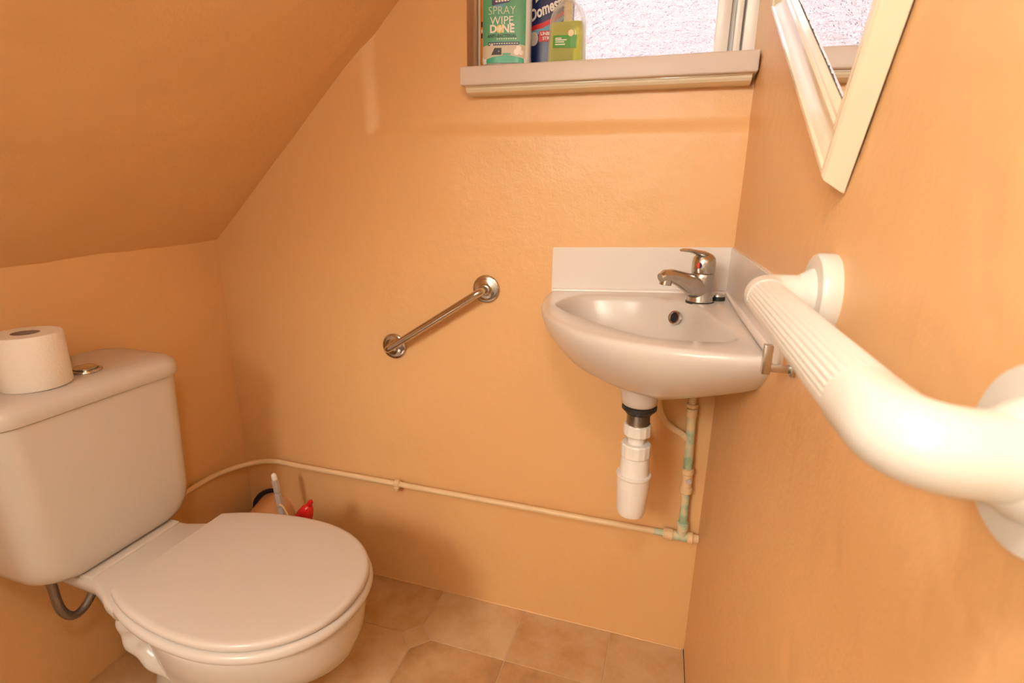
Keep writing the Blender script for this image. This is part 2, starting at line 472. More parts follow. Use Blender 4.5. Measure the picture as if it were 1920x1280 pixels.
for i in range(-3, 5):
    for j in range(-2, 8):
        # tile cell between nodes (i,j) and (i+1,j+1); node (2,0) is the inset seen by the toilet
        xa, xb = TX0 - (i + 1) * TS + G / 2, TX0 - i * TS - G / 2
        ya, yb = TY0 - (j + 1) * TS + G / 2, TY0 - j * TS - G / 2
        poly = []
        for (x, y, ni, nj, order) in ((xa, ya, i + 1, j + 1, 0), (xb, ya, i, j + 1, 1), (xb, yb, i, j, 0), (xa, yb, i + 1, j, 1)):
            if has_inset(ni, nj):
                sx = 1 if x == xa else -1; sy = 1 if y == ya else -1
                p1, p2 = (x + sx * INS, y), (x, y + sy * INS)
                poly += ([p2, p1] if order == 0 else [p1, p2])
            else: poly.append((x, y))
        tile(poly)
        if has_inset(i, j):
            x, y = TX0 - i * TS, TY0 - j * TS; q = INS - .0025
            tile([(x - q, y), (x, y - q), (x + q, y), (x, y + q)])

# --- floor edges: paint bead at the back wall, dark gap at the right wall
def bead(name, pts, r, mat):
    bm = bmesh.new(); P = []
    for i in range(len(pts) - 1):
        a, b_ = Vector(pts[i]), Vector(pts[i + 1]); n = max(2, int((b_ - a).length / .012))
        for k in range(n): P.append(a.lerp(b_, k / n))
    P.append(Vector(pts[-1]))
    rad = [r * (.75 + .9 * abs(noise.noise(p * 30))) for p in P]
    tube(bm, P, r, 6, True, rad)
    return struct(finish(name, bm, mat))
bead('trim_1', [(XL, -.001, 0), (-.005, -.001, 0)], .0022, 'wall')
bead('trim_2', [(xw(0), -.0, 0.0005), (xw(-1.2) - .001, -1.2, 0.0005)], .0022, M['black'])  # black strip stands in for the dark gap under the right wall

# --- window
wn = bpy.data.objects.new('window_1', None); COL.objects.link(wn); wn.location = (-.3, .09, WZ0); struct(wn)
for nm, lo, hi in (('window_frame', (-.026, .078, 1.37), (.012, .16, 2.02)), ('window_frame', (-.602, .078, 1.37), (-.566, .16, 2.02)),
                   ('window_frame', (-.566, .078, 1.97), (-.026, .16, 2.02)), ('window_frame', (-.566, .082, 1.37), (-.026, .16, 1.395)),
                   ('casement_stile', (-.081, .088, 1.395), (-.053, .125, 1.95)), ('casement_stile', (-.559, .088, 1.395), (-.531, .125, 1.95)),
                   ('casement_rail', (-.531, .088, 1.92), (-.081, .125, 1.95)), ('casement_rail', (-.531, .088, 1.395), (-.081, .125, 1.422)),
                   ('glazing_bead', (-.044, .083, 1.395), (-.030, .115, 1.97))):
    boxobj(nm, lo, hi, 'upvc', wn, .0025)
boxobj('backing_strip', (-.054, .112, 1.395), (-.024, .14, 1.97), 'upvc', wn)
boxobj('window_pane', (-.532, .105, 1.42), (-.080, .108, 1.922), 'glass', wn)
# sill board with its bed moulding
sl = thing('window_sill', 'white gloss painted window sill board below the frosted window', 'sill', (-.3, 0, 1.367))
boxobj('sill_board', (-.596, -.05, 1.3675), (-.002, .085, 1.405), 'gloss', sl, .0035, 3)
bm = bmesh.new()
prof = [(-.001 + .02, 1.3675), (-.038, 1.3675), (-.038, 1.3655), (-.034, 1.3655), (-.033, 1.361), (-.029, 1.3565), (-.022, 1.354), (.019, 1.354)]
ring_faces(bm, [[Vector((x + (0 if y > -.01 else -s * (y + .03) * .0), y, z)) for y, z in prof] for x, s in ((-.588, 1), (-.010, -1))])
finish('bed_moulding', bm, 'frame', sl, angle=25)

# --- neighbour's wall outside the obscure glass
struct(boxobj('wall_outside', (-5, 2.6, -.5), (4, 2.8, 3.6), 'brick'))

bm = bmesh.new(); quad(bm, (-8, .3, -.5), (8, .3, -.5), (8, 9, -.5), (-8, 9, -.5)); struct(finish('floor_outside', bm, 'paving', smooth=False))

# ================================================================== LAMP (hangs above the camera)
lp = thing('pendant_lamp', 'round opal globe lamp hanging from the sloping ceiling', 'lamp', LAMP_POS)
bm = bmesh.new(); bmesh.ops.create_icosphere(bm, subdivisions=2, radius=LAMP_R, matrix=Matrix.Translation(LAMP_POS))
finish('lamp_globe', bm, 'opal', lp)
zc = soffit(LAMP_POS.x, LAMP_POS.y); hc = zc - LAMP_POS.z - LAMP_R
bm = bmesh.new(); lathe(bm, [(.022, 0), (.022, .03), (.012, .045), (.004, .05), (.004, hc - .02), (.035, hc - .015), (.035, hc + .04)], LAMP_POS + Vector((0, 0, LAMP_R - .008)), (0, 0, 1), 28)
finish('lamp_base', bm, 'whiteplastic', lp)

hl = thing('hall_fill_lamp', 'large opal globe added out of view in the hall as fill light', 'lamp', HALL_FILL_POS)  # added fill light behind the camera, brightens the low and right walls
bm = bmesh.new(); bmesh.ops.create_icosphere(bm, subdivisions=2, radius=HALL_FILL_R, matrix=Matrix.Translation(HALL_FILL_POS)); finish('lamp_globe', bm, 'hallfill', hl)
bm = bmesh.new(); lathe(bm, [(.03, 0), (.03, .03), (.005, .05), (.005, .34), (.04, .345), (.04, .367)], HALL_FILL_POS + Vector((0, 0, HALL_FILL_R - .008)), (0, 0, 1), 24); finish('lamp_base', bm, 'whiteplastic', hl)

# ================================================================== TOILET
TCY = -.503
tl = thing('toilet', 'close-coupled white ceramic toilet with its lid down against the left wall', 'toilet', (-1.0, TCY, 0))
def seat_outline(k=0., xb=-1.066, n=72):
    """D-shaped outline, grown by k, straight along the back at xb"""
    cx = -.850; b_ = .1785 + k; af = .2215 + k; ar = .325 + k
    t0 = math.acos(max(-1, min(1, (xb - cx) / ar)))
    out = []
    for i in range(n + 1):
        t = -t0 + 2 * t0 * i / n
        a = af if abs(t) < pi / 2 else ar
        ct, st = cos(t), sin(t)
        e = .94 if abs(t) < pi / 2 else 1.0
        out.append((cx + a * math.copysign(abs(ct) ** e, ct), TCY + b_ * math.copysign(abs(st) ** e, st)))
    return out
def solid_outline(name, prof, mat, parent, xb=-1.066):
    bm = bmesh.new()
    ring_faces(bm, [[Vector((x, y, z)) for x, y in seat_outline(k, xb)] for k, z in prof])
    return finish(name, bm, mat, parent, angle=35)
solid_outline('lid', [(-.008, .4035), (-.002, .4045), (0, .408), (0, .4135), (-.002, .4172), (-.0055, .4192), (-.011, .420), (-.06, .420)], 'lidplastic', tl)
solid_outline('seat', [(-.012, .3785), (.001, .380), (.0045, .384), (.0062, .390), (.0045, .396), (.0005, .3998), (-.006, .4015), (-.02, .4015)], 'lidplastic', tl, -1.062)
for sy in (-.085, .085):
    bm = bmesh.new(); lathe(bm, [(.011, 0), (.011, .016), (.008, .019)], (-1.050, TCY + sy, .386), (0, 0, 1), 20)
    finish('hinge', bm, 'lidplastic', tl)
# pan: rings lofted from the floor to the rim
def pan_ring(cx, af, ar, b_, z, e=1.0, n=64):
    out = []
    for i in range(n):
        t = 2 * pi * i / n; ct, st = cos(t), sin(t)
        a = af if ct > 0 else ar
        out.append(Vector((cx + a * math.copysign(abs(ct) ** e, ct), TCY + b_ * math.copysign(abs(st) ** e, st), z)))
    return out
bm = bmesh.new()
ring_faces(bm, [pan_ring(-.98, .185, .16, .115, 0, .8), pan_ring(-.98, .185, .16, .115, .02, .8), pan_ring(-.985, .168, .155, .10, .05, .85), pan_ring(-.985, .155, .15, .092, .12, .9),
                pan_ring(-.965, .165, .16, .098, .17), pan_ring(-.93, .205, .18, .118, .22), pan_ring(-.895, .240, .20, .142, .27), pan_ring(-.87, .232, .215, .160, .31),
                pan_ring(-.858, .224, .225, .170, .345), pan_ring(-.852, .220, .228, .174, .362), pan_ring(-.851, .2195, .228, .1745, .373), pan_ring(-.851, .2165, .225, .172, .3775), pan_ring(-.851, .20, .21, .155, .3785)])
finish('pan', bm, 'ceramic', tl, angle=50)
# rear deck of the pan, under the cistern
bm = bmesh.new()
def deck(z, k):
    h = [(-1.045, .142), (-1.075, .134), (-1.10, .122), (-1.14, .108), (-1.20, .104), (-1.30, .10)]
    R = [Vector((x, TCY - .008 + y + k, z)) for x, y in h] + [Vector((x, TCY - .008 - y - k, z)) for x, y in reversed(h)]
    return R
ring_faces(bm, [deck(.355, -.02), deck(.366, -.006), deck(.378, 0), deck(.390, 0), deck(.3955, -.003), deck(.398, -.009)])
finish('rear_deck', bm, 'ceramic', tl, angle=40)
bm = bmesh.new()
box(bm, (-1.19, TCY - .108, .392), (-1.156, TCY + .092, .4035), .004, 3)
finish('deck_upstand', bm, 'ceramic', tl)
# back of pan going down to the trap, with the rippled trapway on its side
bm = bmesh.new()
ring_faces(bm, [rrect(-1.03, TCY, .11, .07, .05, .0), rrect(-1.03, TCY, .10, .065, .05, .12), rrect(-1.04, TCY, .09, .06, .05, .25), rrect(-1.06, TCY, .10, .06, .05, .36)])
finish('trap_housing', bm, 'ceramic', tl, angle=50)
bm = bmesh.new()
tw = catmull([(-1.075, TCY - .085, .352), (-1.082, TCY - .092, .33), (-1.086, TCY - .094, .30), (-1.075, TCY - .092, .265), (-1.045, TCY - .088, .235), (-1.00, TCY - .08, .205), (-.96, TCY - .06, .18), (-.93, TCY - .05, .17)], 8)[:49]
tube(bm, tw, .03, 20, True, [.026 + .0022 * sin(i * .62) for i in range(len(tw))])
finish('trapway', bm, 'ceramic', tl, angle=60)
# cistern
cc = -.518; cxm = XL + .101
def cis(z, hx, hy, r): return rrect(cxm + (hx - .1), cc, hx, hy, r, z)
bm = bmesh.new()
ring_faces(bm, [cis(.4035, .086, .108, .05), cis(.4055, .093, .126, .055), cis(.411, .0968, .144, .058), cis(.424, .0992, .160, .056), cis(.445, .1000, .169, .052), cis(.475, .1003, .1725, .048), cis(.60, .1005, .177, .046), cis(.7425, .1005, .1815, .044)])
finish('cistern_tank', bm, 'ceramic', tl, angle=50)
bm = bmesh.new()
ring_faces(bm, [cis(.7445, .098, .179, .042), cis(.7452, .1035, .1855, .047), cis(.752, .105, .187, .048), cis(.768, .1048, .187, .048), cis(.777, .102, .184, .046), cis(.783, .096, .178, .044), cis(.7855, .086, .168, .04), cis(.786, .06, .14, .03)])
cl = finish('cistern_lid', bm, 'ceramic', tl, angle=50)
bm = bmesh.new(); lathe(bm, [(.028, 0), (.028, .002), (.026, .0045), (.0225, .005), (.0215, .003), (0.0001, .003)], (-1.235, -.491, .786), (0, 0, 1), 40)
fb = finish('flush_button', bm, 'chrome', cl)
bm = bmesh.new()
lathe(bm, [(.0205, 0), (.0205, .005), (.019, .0065), (.012, .0075), (.0001, .0078)], (-1.235, -.491, .7885), (0, 0, 1), 40)
finish('button_dome', bm, 'chrome', fb)
# braided filling hose hanging under the cistern
bm = bmesh.new()
hp = catmull([(-1.245, -.628, .44), (-1.245, -.628, .37), (-1.245, -.624, .315), (-1.245, -.608, .285), (-1.247, -.585, .283), (-1.25, -.560, .303), (-1.252, -.548, .335), (-1.255, -.545, .40)], 6)[:43]
tube(bm, hp, .0085, 16)
finish('filling_hose', bm, 'hose', tl)

# soil pipe to the corner with the dark hole round it
sp = thing('soil_pipe', 'orange painted soil pipe running from the toilet into the corner', 'pipe', (-1.2, -.1, .1))
bm = bmesh.new(); tube(bm, smooth_path([(-1.14, -.42, .165), (-1.15, -.33, .165), (-1.275, .03, .158)], .08, 10), .0615, 40)
finish('pipe', bm, 'wastepaint', sp)
bm = bmesh.new(); lathe(bm, [(.0668, -.008), (.0668, 0), (.055, .0), (.055, -.008)], (-1.272, -.008, .163), (0.33, -1, 0), 48, False, False)
lathe(bm, [(.0664, .0), (.0001, .0)], (-1.272, -.0065, .163), (0.33, -1, 0), 48, False, False)
finish('wall_hole', bm, 'dark', sp)

# toilet brush and red bottle behind the pan
tb = thing('toilet_brush', 'grey plastic toilet brush handle standing behind the toilet seat', 'toilet brush', (-1.1, -.10, 0))
bm = bmesh.new(); lathe(bm, [(.040, 0), (.045, .004), (.042, .10), (.036, .12), (.034, .12), (.039, .008), (.0001, .008)], (-1.10, -.125, 0), (0, 0, 1), 28)
finish('brush_holder', bm, 'greyplastic', tb)
A, B_ = Vector((-1.107, -.125, .02)), Vector((-1.143, -.125, .352))
ax = (B_ - A).normalized(); u = Vector((1, 0, 0)); u = (u - ax * u.dot(ax)).normalized(); w_ = ax.cross(u)
bm = bmesh.new()
for s0, s1, hw in ((.0, .25, .0085), (.252, .293, .0085), (.2945, .335, .0082)):
    L = [[A + ax * s + u * (hw * a * k) + w_ * (.0045 * b2 * k) for a, b2 in ((-1, -1), (1, -1), (1, 1), (-1, 1))] for s, k in ((s0, .85), (s0 + .002, 1), (s1 - .002, 1), (s1, .85))]
    ring_faces(bm, L)
finish('handle', bm, 'greyplastic', tb, angle=30)
bm = bmesh.new(); tube(bm, [A + ax * .336, A + ax * .342, A + ax * .348, A + ax * .353, A + ax * .356], .006, 16, True, [.0074, .0078, .0076, .0062, .002])
finish('handle_tip', bm, 'whiteplastic', tb)
bm = bmesh.new(); tube(bm, smooth_path([(-1.112, -.14, .10), (-1.092, -.14, .25), (-1.112, -.14, .285), (-1.122, -.14, .287)], .03), .0022, 8)
finish('wire_hook', bm, M['pipe'], tb)
rb = thing('cleaner_bottle', 'red capped cleaner bottle standing on the floor behind the toilet', 'bottle', (-.985, -.205, 0))
bm = bmesh.new()
ring_faces(bm, [rrect(-.999, -.205, .032 * k, .024 * k, .015 * k, z, 6) for k, z in ((.8, 0), (1, .01), (1, .20), (.85, .235), (.5, .275), (.42, .300))])
finish('bottle_body', bm, 'whiteplastic', rb)
bm = bmesh.new()
q0 = Vector((-.999, -.205, .294)); qd = Vector((.46, 0, .88)).normalized()
lathe(bm, [(.020, 0), (.0225, .008), (.0225, .025), (.0205, .040), (.0165, .056), (.0105, .068), (.0065, .071), (.0065, .084), (.0045, .088)], q0, qd, 24)
finish('cap', bm, 'red', rb)

# ================================================================== TOILET ROLL
rl = thing('toilet_roll', 'white toilet roll standing on end on the cistern lid', 'toilet roll', (-1.236, -.577, .786))
bm = bmesh.new()
lathe(bm, [(.021, .001), (.052, .001), (.0535, .003), (.0538, .05), (.0535, .098), (.052, .1005), (.021, .1005)], (-1.236, -.577, .7855), (0, 0, 1), 64, False, False)
finish('paper', bm, 'paper', rl, angle=50)
bm = bmesh.new(); lathe(bm, [(.0212, .0012), (.0212, .1003), (.0200, .1003), (.0200, .0012)], (-1.236, -.577, .7855), (0, 0, 1), 40, False, False)
finish('cardboard_core', bm, 'card', rl)

# ================================================================== CHROME GRAB BAR
gb = thing('chrome_grab_bar', 'short chrome grab bar fixed at a slant on the back wall', 'grab bar', (-.68, 0, .83))
F1, F2 = Vector((-.812, 0, .748)), Vector((-.551, 0, .919))
for F in (F1, F2):
    bm = bmesh.new(); lathe(bm, [(.034, 0), (.0347, .0025), (.0342, .005), (.032, .0068), (.026, .0078), (.0155, .0085), (.0138, .0100), (.0134, .016), (.0120, .0175), (.0085, .018)], F + Vector((0, .001, 0)), (0, -1, 0), 48)
    finish('flange', bm, 'chrome', gb)
bm = bmesh.new(); tube(bm, smooth_path([F1 + Vector((0, -.010, 0)), F1 + Vector((0, -.046, 0)), F2 + Vector((0, -.046, 0)), F2 + Vector((0, -.010, 0))], .034, 12), .0093, 24)
finish('bar', bm, 'chrome', gb)

# ================================================================== BASIN
def bz(x): return .942 + .045 * min(x, 0)          # the basin hangs a little low on the left
BA, BB, BN = .386, .492, 2.25
bs = thing('wash_basin', 'small white ceramic corner wash basin hung on the back wall', 'basin', (-.15, -.2, .76))
BC = Vector((-.165, -.24))
def basin_outline(s, n=120, wallgap=.002):
    """outline scaled by s about the room corner, sampled by angle about the bowl centre"""
    pts = []
    K = 160
    for i in range(K + 1):
        t = (pi / 2) * i / K
        x = -BA * s * abs(cos(t)) ** (2 / BN); y = -BB * s * abs(sin(t)) ** (2 / BN)
        pts.append((x, y))
    pts = [(x + (xw(y) if x > -.05 else xw(y) * max(0, 1 + (x + .05) / .15)), y) for x, y in pts]
    pts.append((xw(0) - wallgap, -wallgap))
    pts[0] = (pts[0][0], -wallgap)
    c = BC * s
    return resample(pts, c, n)
def resample(pts, c, n):
    out = []
    L = len(pts)
    for k in range(n):
        a = 2 * pi * k / n; dx, dy = cos(a), sin(a); best = None
        for i in range(L):
            (x1, y1), (x2, y2) = pts[i - 1], pts[i]
            ex, ey = x2 - x1, y2 - y1; den = dx * ey - dy * ex
            if abs(den) < 1e-12: continue
            t = ((x1 - c[0]) * ey - (y1 - c[1]) * ex) / den
            q = ((x1 - c[0]) * dy - (y1 - c[1]) * dx) / den
            if t > 0 and -1e-6 <= q <= 1 + 1e-6 and (best is None or t > best): best = t
        out.append((c[0] + dx * best, c[1] + dy * best))
    return out
inner_pts = [(p.x, p.y) for p in catmull([Vector((x, y, 0)) for x, y in ((-.338, -.165), (-.322, -.098), (-.285, -.068), (-.18, -.066), (-.11, -.100), (-.070, -.150), (-.040, -.270), (-.018, -.375), (-.035, -.414), (-.085, -.418), (-.157, -.398), (-.255, -.303), (-.312, -.225))], 8)]
inner = resample(inner_pts, BC, 120)
drain = (-.163, -.215)
def mixr(r, k, to): return [(x + (to[0] - x) * k, y + (to[1] - y) * k) for x, y in r]
R_ = []
for s, dz in ((.30, -.186), (.50, -.167), (.62, -.147), (.72, -.128), (.80, -.111), (.87, -.092), (.925, -.066), (.962, -.046), (.985, -.028), (.997, -.014), (1.0, -.005), (.996, .0015), (.988, .0035), (.975, .004)):
    R_.append([Vector((x, y, bz(x) + dz * (1 - .28 * max(0., 1 + x / .12)))) for x, y in basin_outline(s)])
for k, dz in ((-.035, .0035), (-.012, .002), (.006, -.002), (.022, -.009), (.05, -.022), (.12, -.05), (.22, -.078), (.36, -.094), (.55, -.106), (.78, -.112), (.90, -.115)):
    ring = mixr(inner, k, drain)
    R_.append([Vector((x, y, bz(x) + dz)) for x, y in ring])
bm = bmesh.new(); ring_faces(bm, R_)
finish('bowl', bm, 'ceramic', bs, angle=70)
bm = bmesh.new()   # boss under the bowl
tube(bm, [(-.158, -.195, .815), (-.158, -.195, .782), (-.158, -.195, .757), (-.158, -.195, .748), (-.158, -.195, .745)], .034, 40, True, [.048, .040, .035, .034, .031])
finish('outlet_boss', bm, 'ceramic', bs, angle=50)
bm = bmesh.new(); lathe(bm, [(.022, 0), (.022, .003), (.016, .004), (.014, .001), (.0001, .001)], (drain[0], drain[1], bz(drain[0]) - .116), (0, 0, 1), 32)
finish('drain', bm, 'chrome', bs)
od = Vector((-.62, -.74, .25)).normalized(); oc = Vector((-.1065, -.125, .9105))
bm = bmesh.new(); lathe(bm, [(.0142, -.004), (.0142, .001), (.0130, .003), (.0105, .003), (.0088, .0008), (.0088, -.004)], oc, od, 32, False, False)
ov = finish('overflow_ring', bm, 'chrome', bs)
bm = bmesh.new(); lathe(bm, [(.0089, -.0012), (.0001, -.0015)], oc, od, 32, False, False)
finish('overflow_hole', bm, 'dark', ov)

# splashback strips
sb = thing('splashback', 'white two-piece splashback strip along both walls above the basin', 'splashback', (-.15, 0, .95))
bm = bmesh.new()
def strip(bm, pts, th):
    q = [Vector(p) for p in pts]; t = Vector(th); vs = [bm.verts.new(p) for p in q] + [bm.verts.new(p + t) for p in q]
    for f in ((0, 1, 2, 3), (7, 6, 5, 4), (0, 4, 5, 1), (1, 5, 6, 2), (2, 6, 7, 3), (3, 7, 4, 0)): bm.faces.new([vs[i] for i in f])
    bmesh.ops.bevel(bm, geom=bm.edges[:], offset=.0015, segments=2, affect='EDGES')
strip(bm, [(-.387, .003, .930), (-.002, .003, .947), (-.002, .003, 1.043), (-.387, .003, 1.027)], (0, -.009, 0))
finish('panel', bm, 'splash', sb)
bm = bmesh.new()
strip(bm, [(xw(0) + .003, -.004, .944), (xw(-.54) + .003, -.54, .946), (xw(-.54) + .003, -.54, 1.043), (xw(0) + .003, -.004, 1.043)], (-.009, 0, 0))
finish('panel', bm, 'splash', sb)
bm = bmesh.new(); tube(bm, [(-.385, -.006, .928), (-.2, -.006, .9365), (-.004, -.008, .946), (xw(-.25) - .006, -.25, .951), (xw(-.49) - .005, -.49, .954)], .0065, 10)
finish('sealant', bm, 'splash', sb)

# ------------------------------------------------ mixer tap
TP = Vector((-.062, -.108, .9405))
sd = Vector((-.78, -.62, 0)).normalized()
tp = thing('mixer_tap', 'limescaled chrome lever mixer tap on the corner of the basin', 'tap', TP)
bm = bmesh.new(); lathe(bm, [(.0275, 0), (.0275, .003), (.026, .0045)], TP, (0, 0, 1), 36); finish('base_ring', bm, 'rubber', tp)
bm = bmesh.new(); lathe(bm, [(.0255, .004), (.0245, .012), (.0225, .03), (.0215, .05), (.0215, .0575), (.0205, .0590)], TP, (0, 0, 1), 36)
# spout: a tube that sweeps up out of the body and reaches over the bowl
up = Vector((0, 0, 1))
sp_path = [TP + up * .024 + sd * .000, TP + up * .030 + sd * .012, TP + up * .040 + sd * .030, TP + up * .050 + sd * .054, TP + up * .0565 + sd * .074, TP + up * .0565 + sd * .090, TP + up * .0535 + sd * .1]
tube(bm, sp_path, .014, 24, True, [.0225, .0225, .0195, .0150, .0130, .0125, .0085])
finish('body', bm, 'dullchrome', tp, angle=50)
bm = bmesh.new(); lathe(bm, [(.0115, 0), (.0118, -.002), (.0112, -.013), (.009, -.0135)], TP + up * .0525 + sd * .0855, (-.1 * sd.x, -.1 * sd.y, 1), 28); finish('aerator', bm, 'dullchrome', tp)
bm = bmesh.new()
lathe(bm, [(.0212, .0600), (.0222, .062), (.0222, .080), (.0205, .089), (.015, .095), (.007, .0975), (.0001, .098)], TP, (0, 0, 1), 36)
# lever: a flat tongue from the dome towards the bowl
L = []
for s, h, hw, th in ((-.014, .090, .012, .006), (.004, .0965, .0150, .006), (.02, .0995, .0140, .0050), (.036, .1035, .0115, .0040), (.050, .1050, .0095, .0035), (.056, .1045, .006, .0025)):
    c = TP + sd * s + up * h; w2 = Vector((-sd.y, sd.x, 0)) * hw
    L.append([c + w2 * cos(a) + up * (th * sin(a)) for a in [2 * pi * i / 16 for i in range(16)]])
ring_faces(bm, L)
lv = finish('lever_handle', bm, 'dullchrome', tp, angle=50)
fd = (sd + Vector((.35, -.45, 0))).normalized(); sidev = up.cross(fd).normalized()
for nm, sgn, mtn in (('hot_mark', -1, 'hot'), ('cold_mark', 1, 'cold')):
    bm = bmesh.new(); c = TP + up * .0755 + fd * .0222
    arc = [c + (sidev * (sgn * .0048 * sin(a)) + up * (.0058 * cos(a))) for a in [pi * i / 12 for i in range(13)]]
    ring_faces(bm, [[p - fd * .002 for p in arc], [p + fd * .0006 for p in arc]])
    finish(nm, bm, mtn, lv)
# basin plug lying behind the tap
pg = thing('basin_plug', 'small dark basin plug lying beside the tap base', 'plug', (-.027, -.085, .942))
bm = bmesh.new(); lathe(bm, [(.0125, 0), (.0135, .002), (.0135, .009), (.0125, .010)], (-.027, -.085, .9425), (0, 0, 1), 28); finish('rubber_body', bm, 'rubber', pg)
bm = bmesh.new(); lathe(bm, [(.0132, .0098), (.0128, .0130), (.010, .014), (.0001, .0142)], (-.027, -.085, .9425), (0, 0, 1), 28); finish('metal_top', bm, 'dullchrome', pg)

# ------------------------------------------------ bottle trap
TX, TY = -.157, -.195
tr = thing('bottle_trap', 'white plastic bottle trap hanging under the basin outlet', 'bottle trap', (TX, TY, .495))
def tl_(name, prof, mat, n=40, ang=40):
    bm = bmesh.new(); lathe(bm, prof, (TX, TY, 0), (0, 0, 1), n); return finish(name, bm, mat, tr, angle=ang)
tl_('rubber_washer', [(.031, .7455), (.034, .743), (.0345, .737), (.032, .734), (.028, .731), (.026, .727)], 'rubber')
pr = []
for i in range(24):
    z = .731 - i * .00125; pr.append((.0215 if i % 2 else .0228, z))
tl_('threaded_tail', pr, 'brassthread', 40, 20)
def nut(name, z0, z1, r, ribs=14):
    bm = bmesh.new(); n = ribs * 6
    def rr(k, z):
        return [Vector((TX + r * k * (1 + (.035 if (i % 6) < 2 else 0)) * cos(2 * pi * i / n), TY + r * k * (1 + (.035 if (i % 6) < 2 else 0)) * sin(2 * pi * i / n), z)) for i in range(n)]
    ring_faces(bm, [rr(.93, z0), rr(1, z0 + .003), rr(1, z1 - .003), rr(.93, z1)])
    return finish(name, bm, 'whiteplastic', tr, angle=30)
nut('compression_nut', .679, .704, .0268)
tl_('neck_tube', [(.0165, .65), (.0165, .682)], 'whiteplastic')
nut('compression_nut', .632, .662, .029)
tl_('trap_body', [(.0255, .640), (.0265, .632), (.0285, .625), (.0295, .60), (.0298, .592)], 'whiteplastic')
tl_('trap_cup', [(.0300, .594), (.0350, .5935), (.0356, .591), (.0350, .588), (.0335, .586), (.0330, .566), (.0322, .565), (.0318, .553), (.0300, .515), (.0290, .506), (.0265, .500), (.0215, .4965), (.0001, .4955)], 'whiteplastic', 48, 30)
bm = bmesh.new(); tube(bm, [(TX, TY + .02, .61), (TX, -.001, .61)], .016, 20); finish('outlet_tube', bm, 'whiteplastic', tr)

# ------------------------------------------------ pipework
pw = thing('supply_pipework', 'cream painted copper supply pipe with green verdigris along the wall', 'pipes', (-.6, -.02, .34))
YP = -.021
bm = bmesh.new(); tube(bm, smooth_path([(XL + .014, -.42, .333), (XL + .014, -.11, .335), (XL + .10, YP + .002, .344), (XL + .22, YP, .343), (-.085, YP, .349)], .11, 12), .0078, 20)
finish('pipe_run', bm, 'pipe', pw)
def seg(name, a, b_, r, mat, n=24, prof=None):
    bm = bmesh.new()
    a, b_ = Vector(a), Vector(b_); L = (b_ - a).length
    lathe(bm, prof(L) if prof else [(r, 0), (r, L)], a, b_ - a, n)
    return finish(name, bm, mat, pw, angle=35)
def hexnut(name, a, b_, r, mat):
    a, b_ = Vector(a), Vector(b_); L = (b_ - a).length
    return seg(name, a, b_, r, mat, 12, lambda L: [(r * .86, 0), (r, .0025), (r, L - .0025), (r * .86, L)])
seg('verdigris_collar', (-.105, YP, .349), (-.08, YP, .349), .0082, 'verdi')
hexnut('union_nut', (-.082, YP, .349), (-.058, YP, .349), .0145, 'fitting')
bm = bmesh.new(); lathe(bm, [(.0115, 0), (.0115, .042)], (-.060, YP, .349), (1, 0, 0), 24); lathe(bm, [(.0115, 0), (.0115, .022)], (-.039, YP, .350), (0, 0, 1), 24)
finish('tee', bm, 'verdi', pw)
hexnut('union_nut', (-.026, YP, .349), (-.012, YP, .349), .0145, 'fitting')
seg('stub_end', (-.013, YP, .349), (.0, YP, .349), .0105, 'fitting')
hexnut('union_nut', (-.039, YP, .366), (-.0392, YP, .390), .0135, 'verdi')
seg('riser', (-.0392, YP, .385), (-.041, YP, .475), .0098, 'verdi')
hexnut('union_nut', (-.041, YP, .468), (-.0412, YP, .484), .0145, 'fitting')
seg('isolating_valve', (-.0412, YP, .482), (-.0418, YP, .520), .0120, 'fitting')
bm = bmesh.new(); lathe(bm, [(.0065, 0), (.0065, .014), (.0055, .0150), (.0001, .0150)], (-.0385, YP, .503), (.1, -1, .1), 18); finish('valve_screw', bm, 'greyplastic', pw)
hexnut('union_nut', (-.0418, YP, .517), (-.0424, YP, .533), .0142, 'fitting')
seg('riser', (-.0424, YP, .53), (-.047, YP, .665), .0103, 'verdi')
hexnut('union_nut', (-.0472, YP, .662), (-.0478, YP, .682), .0128, 'fitting')
hexnut('union_nut', (-.0478, YP, .684), (-.048, YP, .694), .0135, 'fitting')
seg('riser', (-.048, YP, .69), (-.049, YP, .768), .0085, 'pipe')
bm = bmesh.new(); tube(bm, catmull([(-.045, YP, .615), (-.070, YP, .620), (-.098, YP, .638), (-.116, YP, .668), (-.122, YP, .705), (-.122, YP - .005, .74), (-.122, YP - .005, .755), (-.122, YP - .005, .77)], 8)[:57], .0078, 18)
finish('branch_pipe', bm, 'pipe', pw)
bm = bmesh.new()
lathe(bm, [(.0098, -.008), (.0115, -.006), (.0115, .006), (.0098, .008)], (-.812, YP, .3462), (1, 0, 0), 20)
tube(bm, [(-.812, YP - .006, .339), (-.812, YP - .004, .329), (-.812, YP + .002, .323)], .006, 12, True, [.009, .008, .004])
finish('pipe_clip', bm, 'fitting', pw)

# ================================================================== RIGHT WALL THINGS
WN = Vector((-1, -FL, 0)).normalized()      # out of the right wall, into the room
WT = Vector((FL, -1, 0)).normalized()       # along the right wall, towards the camera
def wp(s, off, z): return WT * s + WN * off + Vector((0, 0, z))
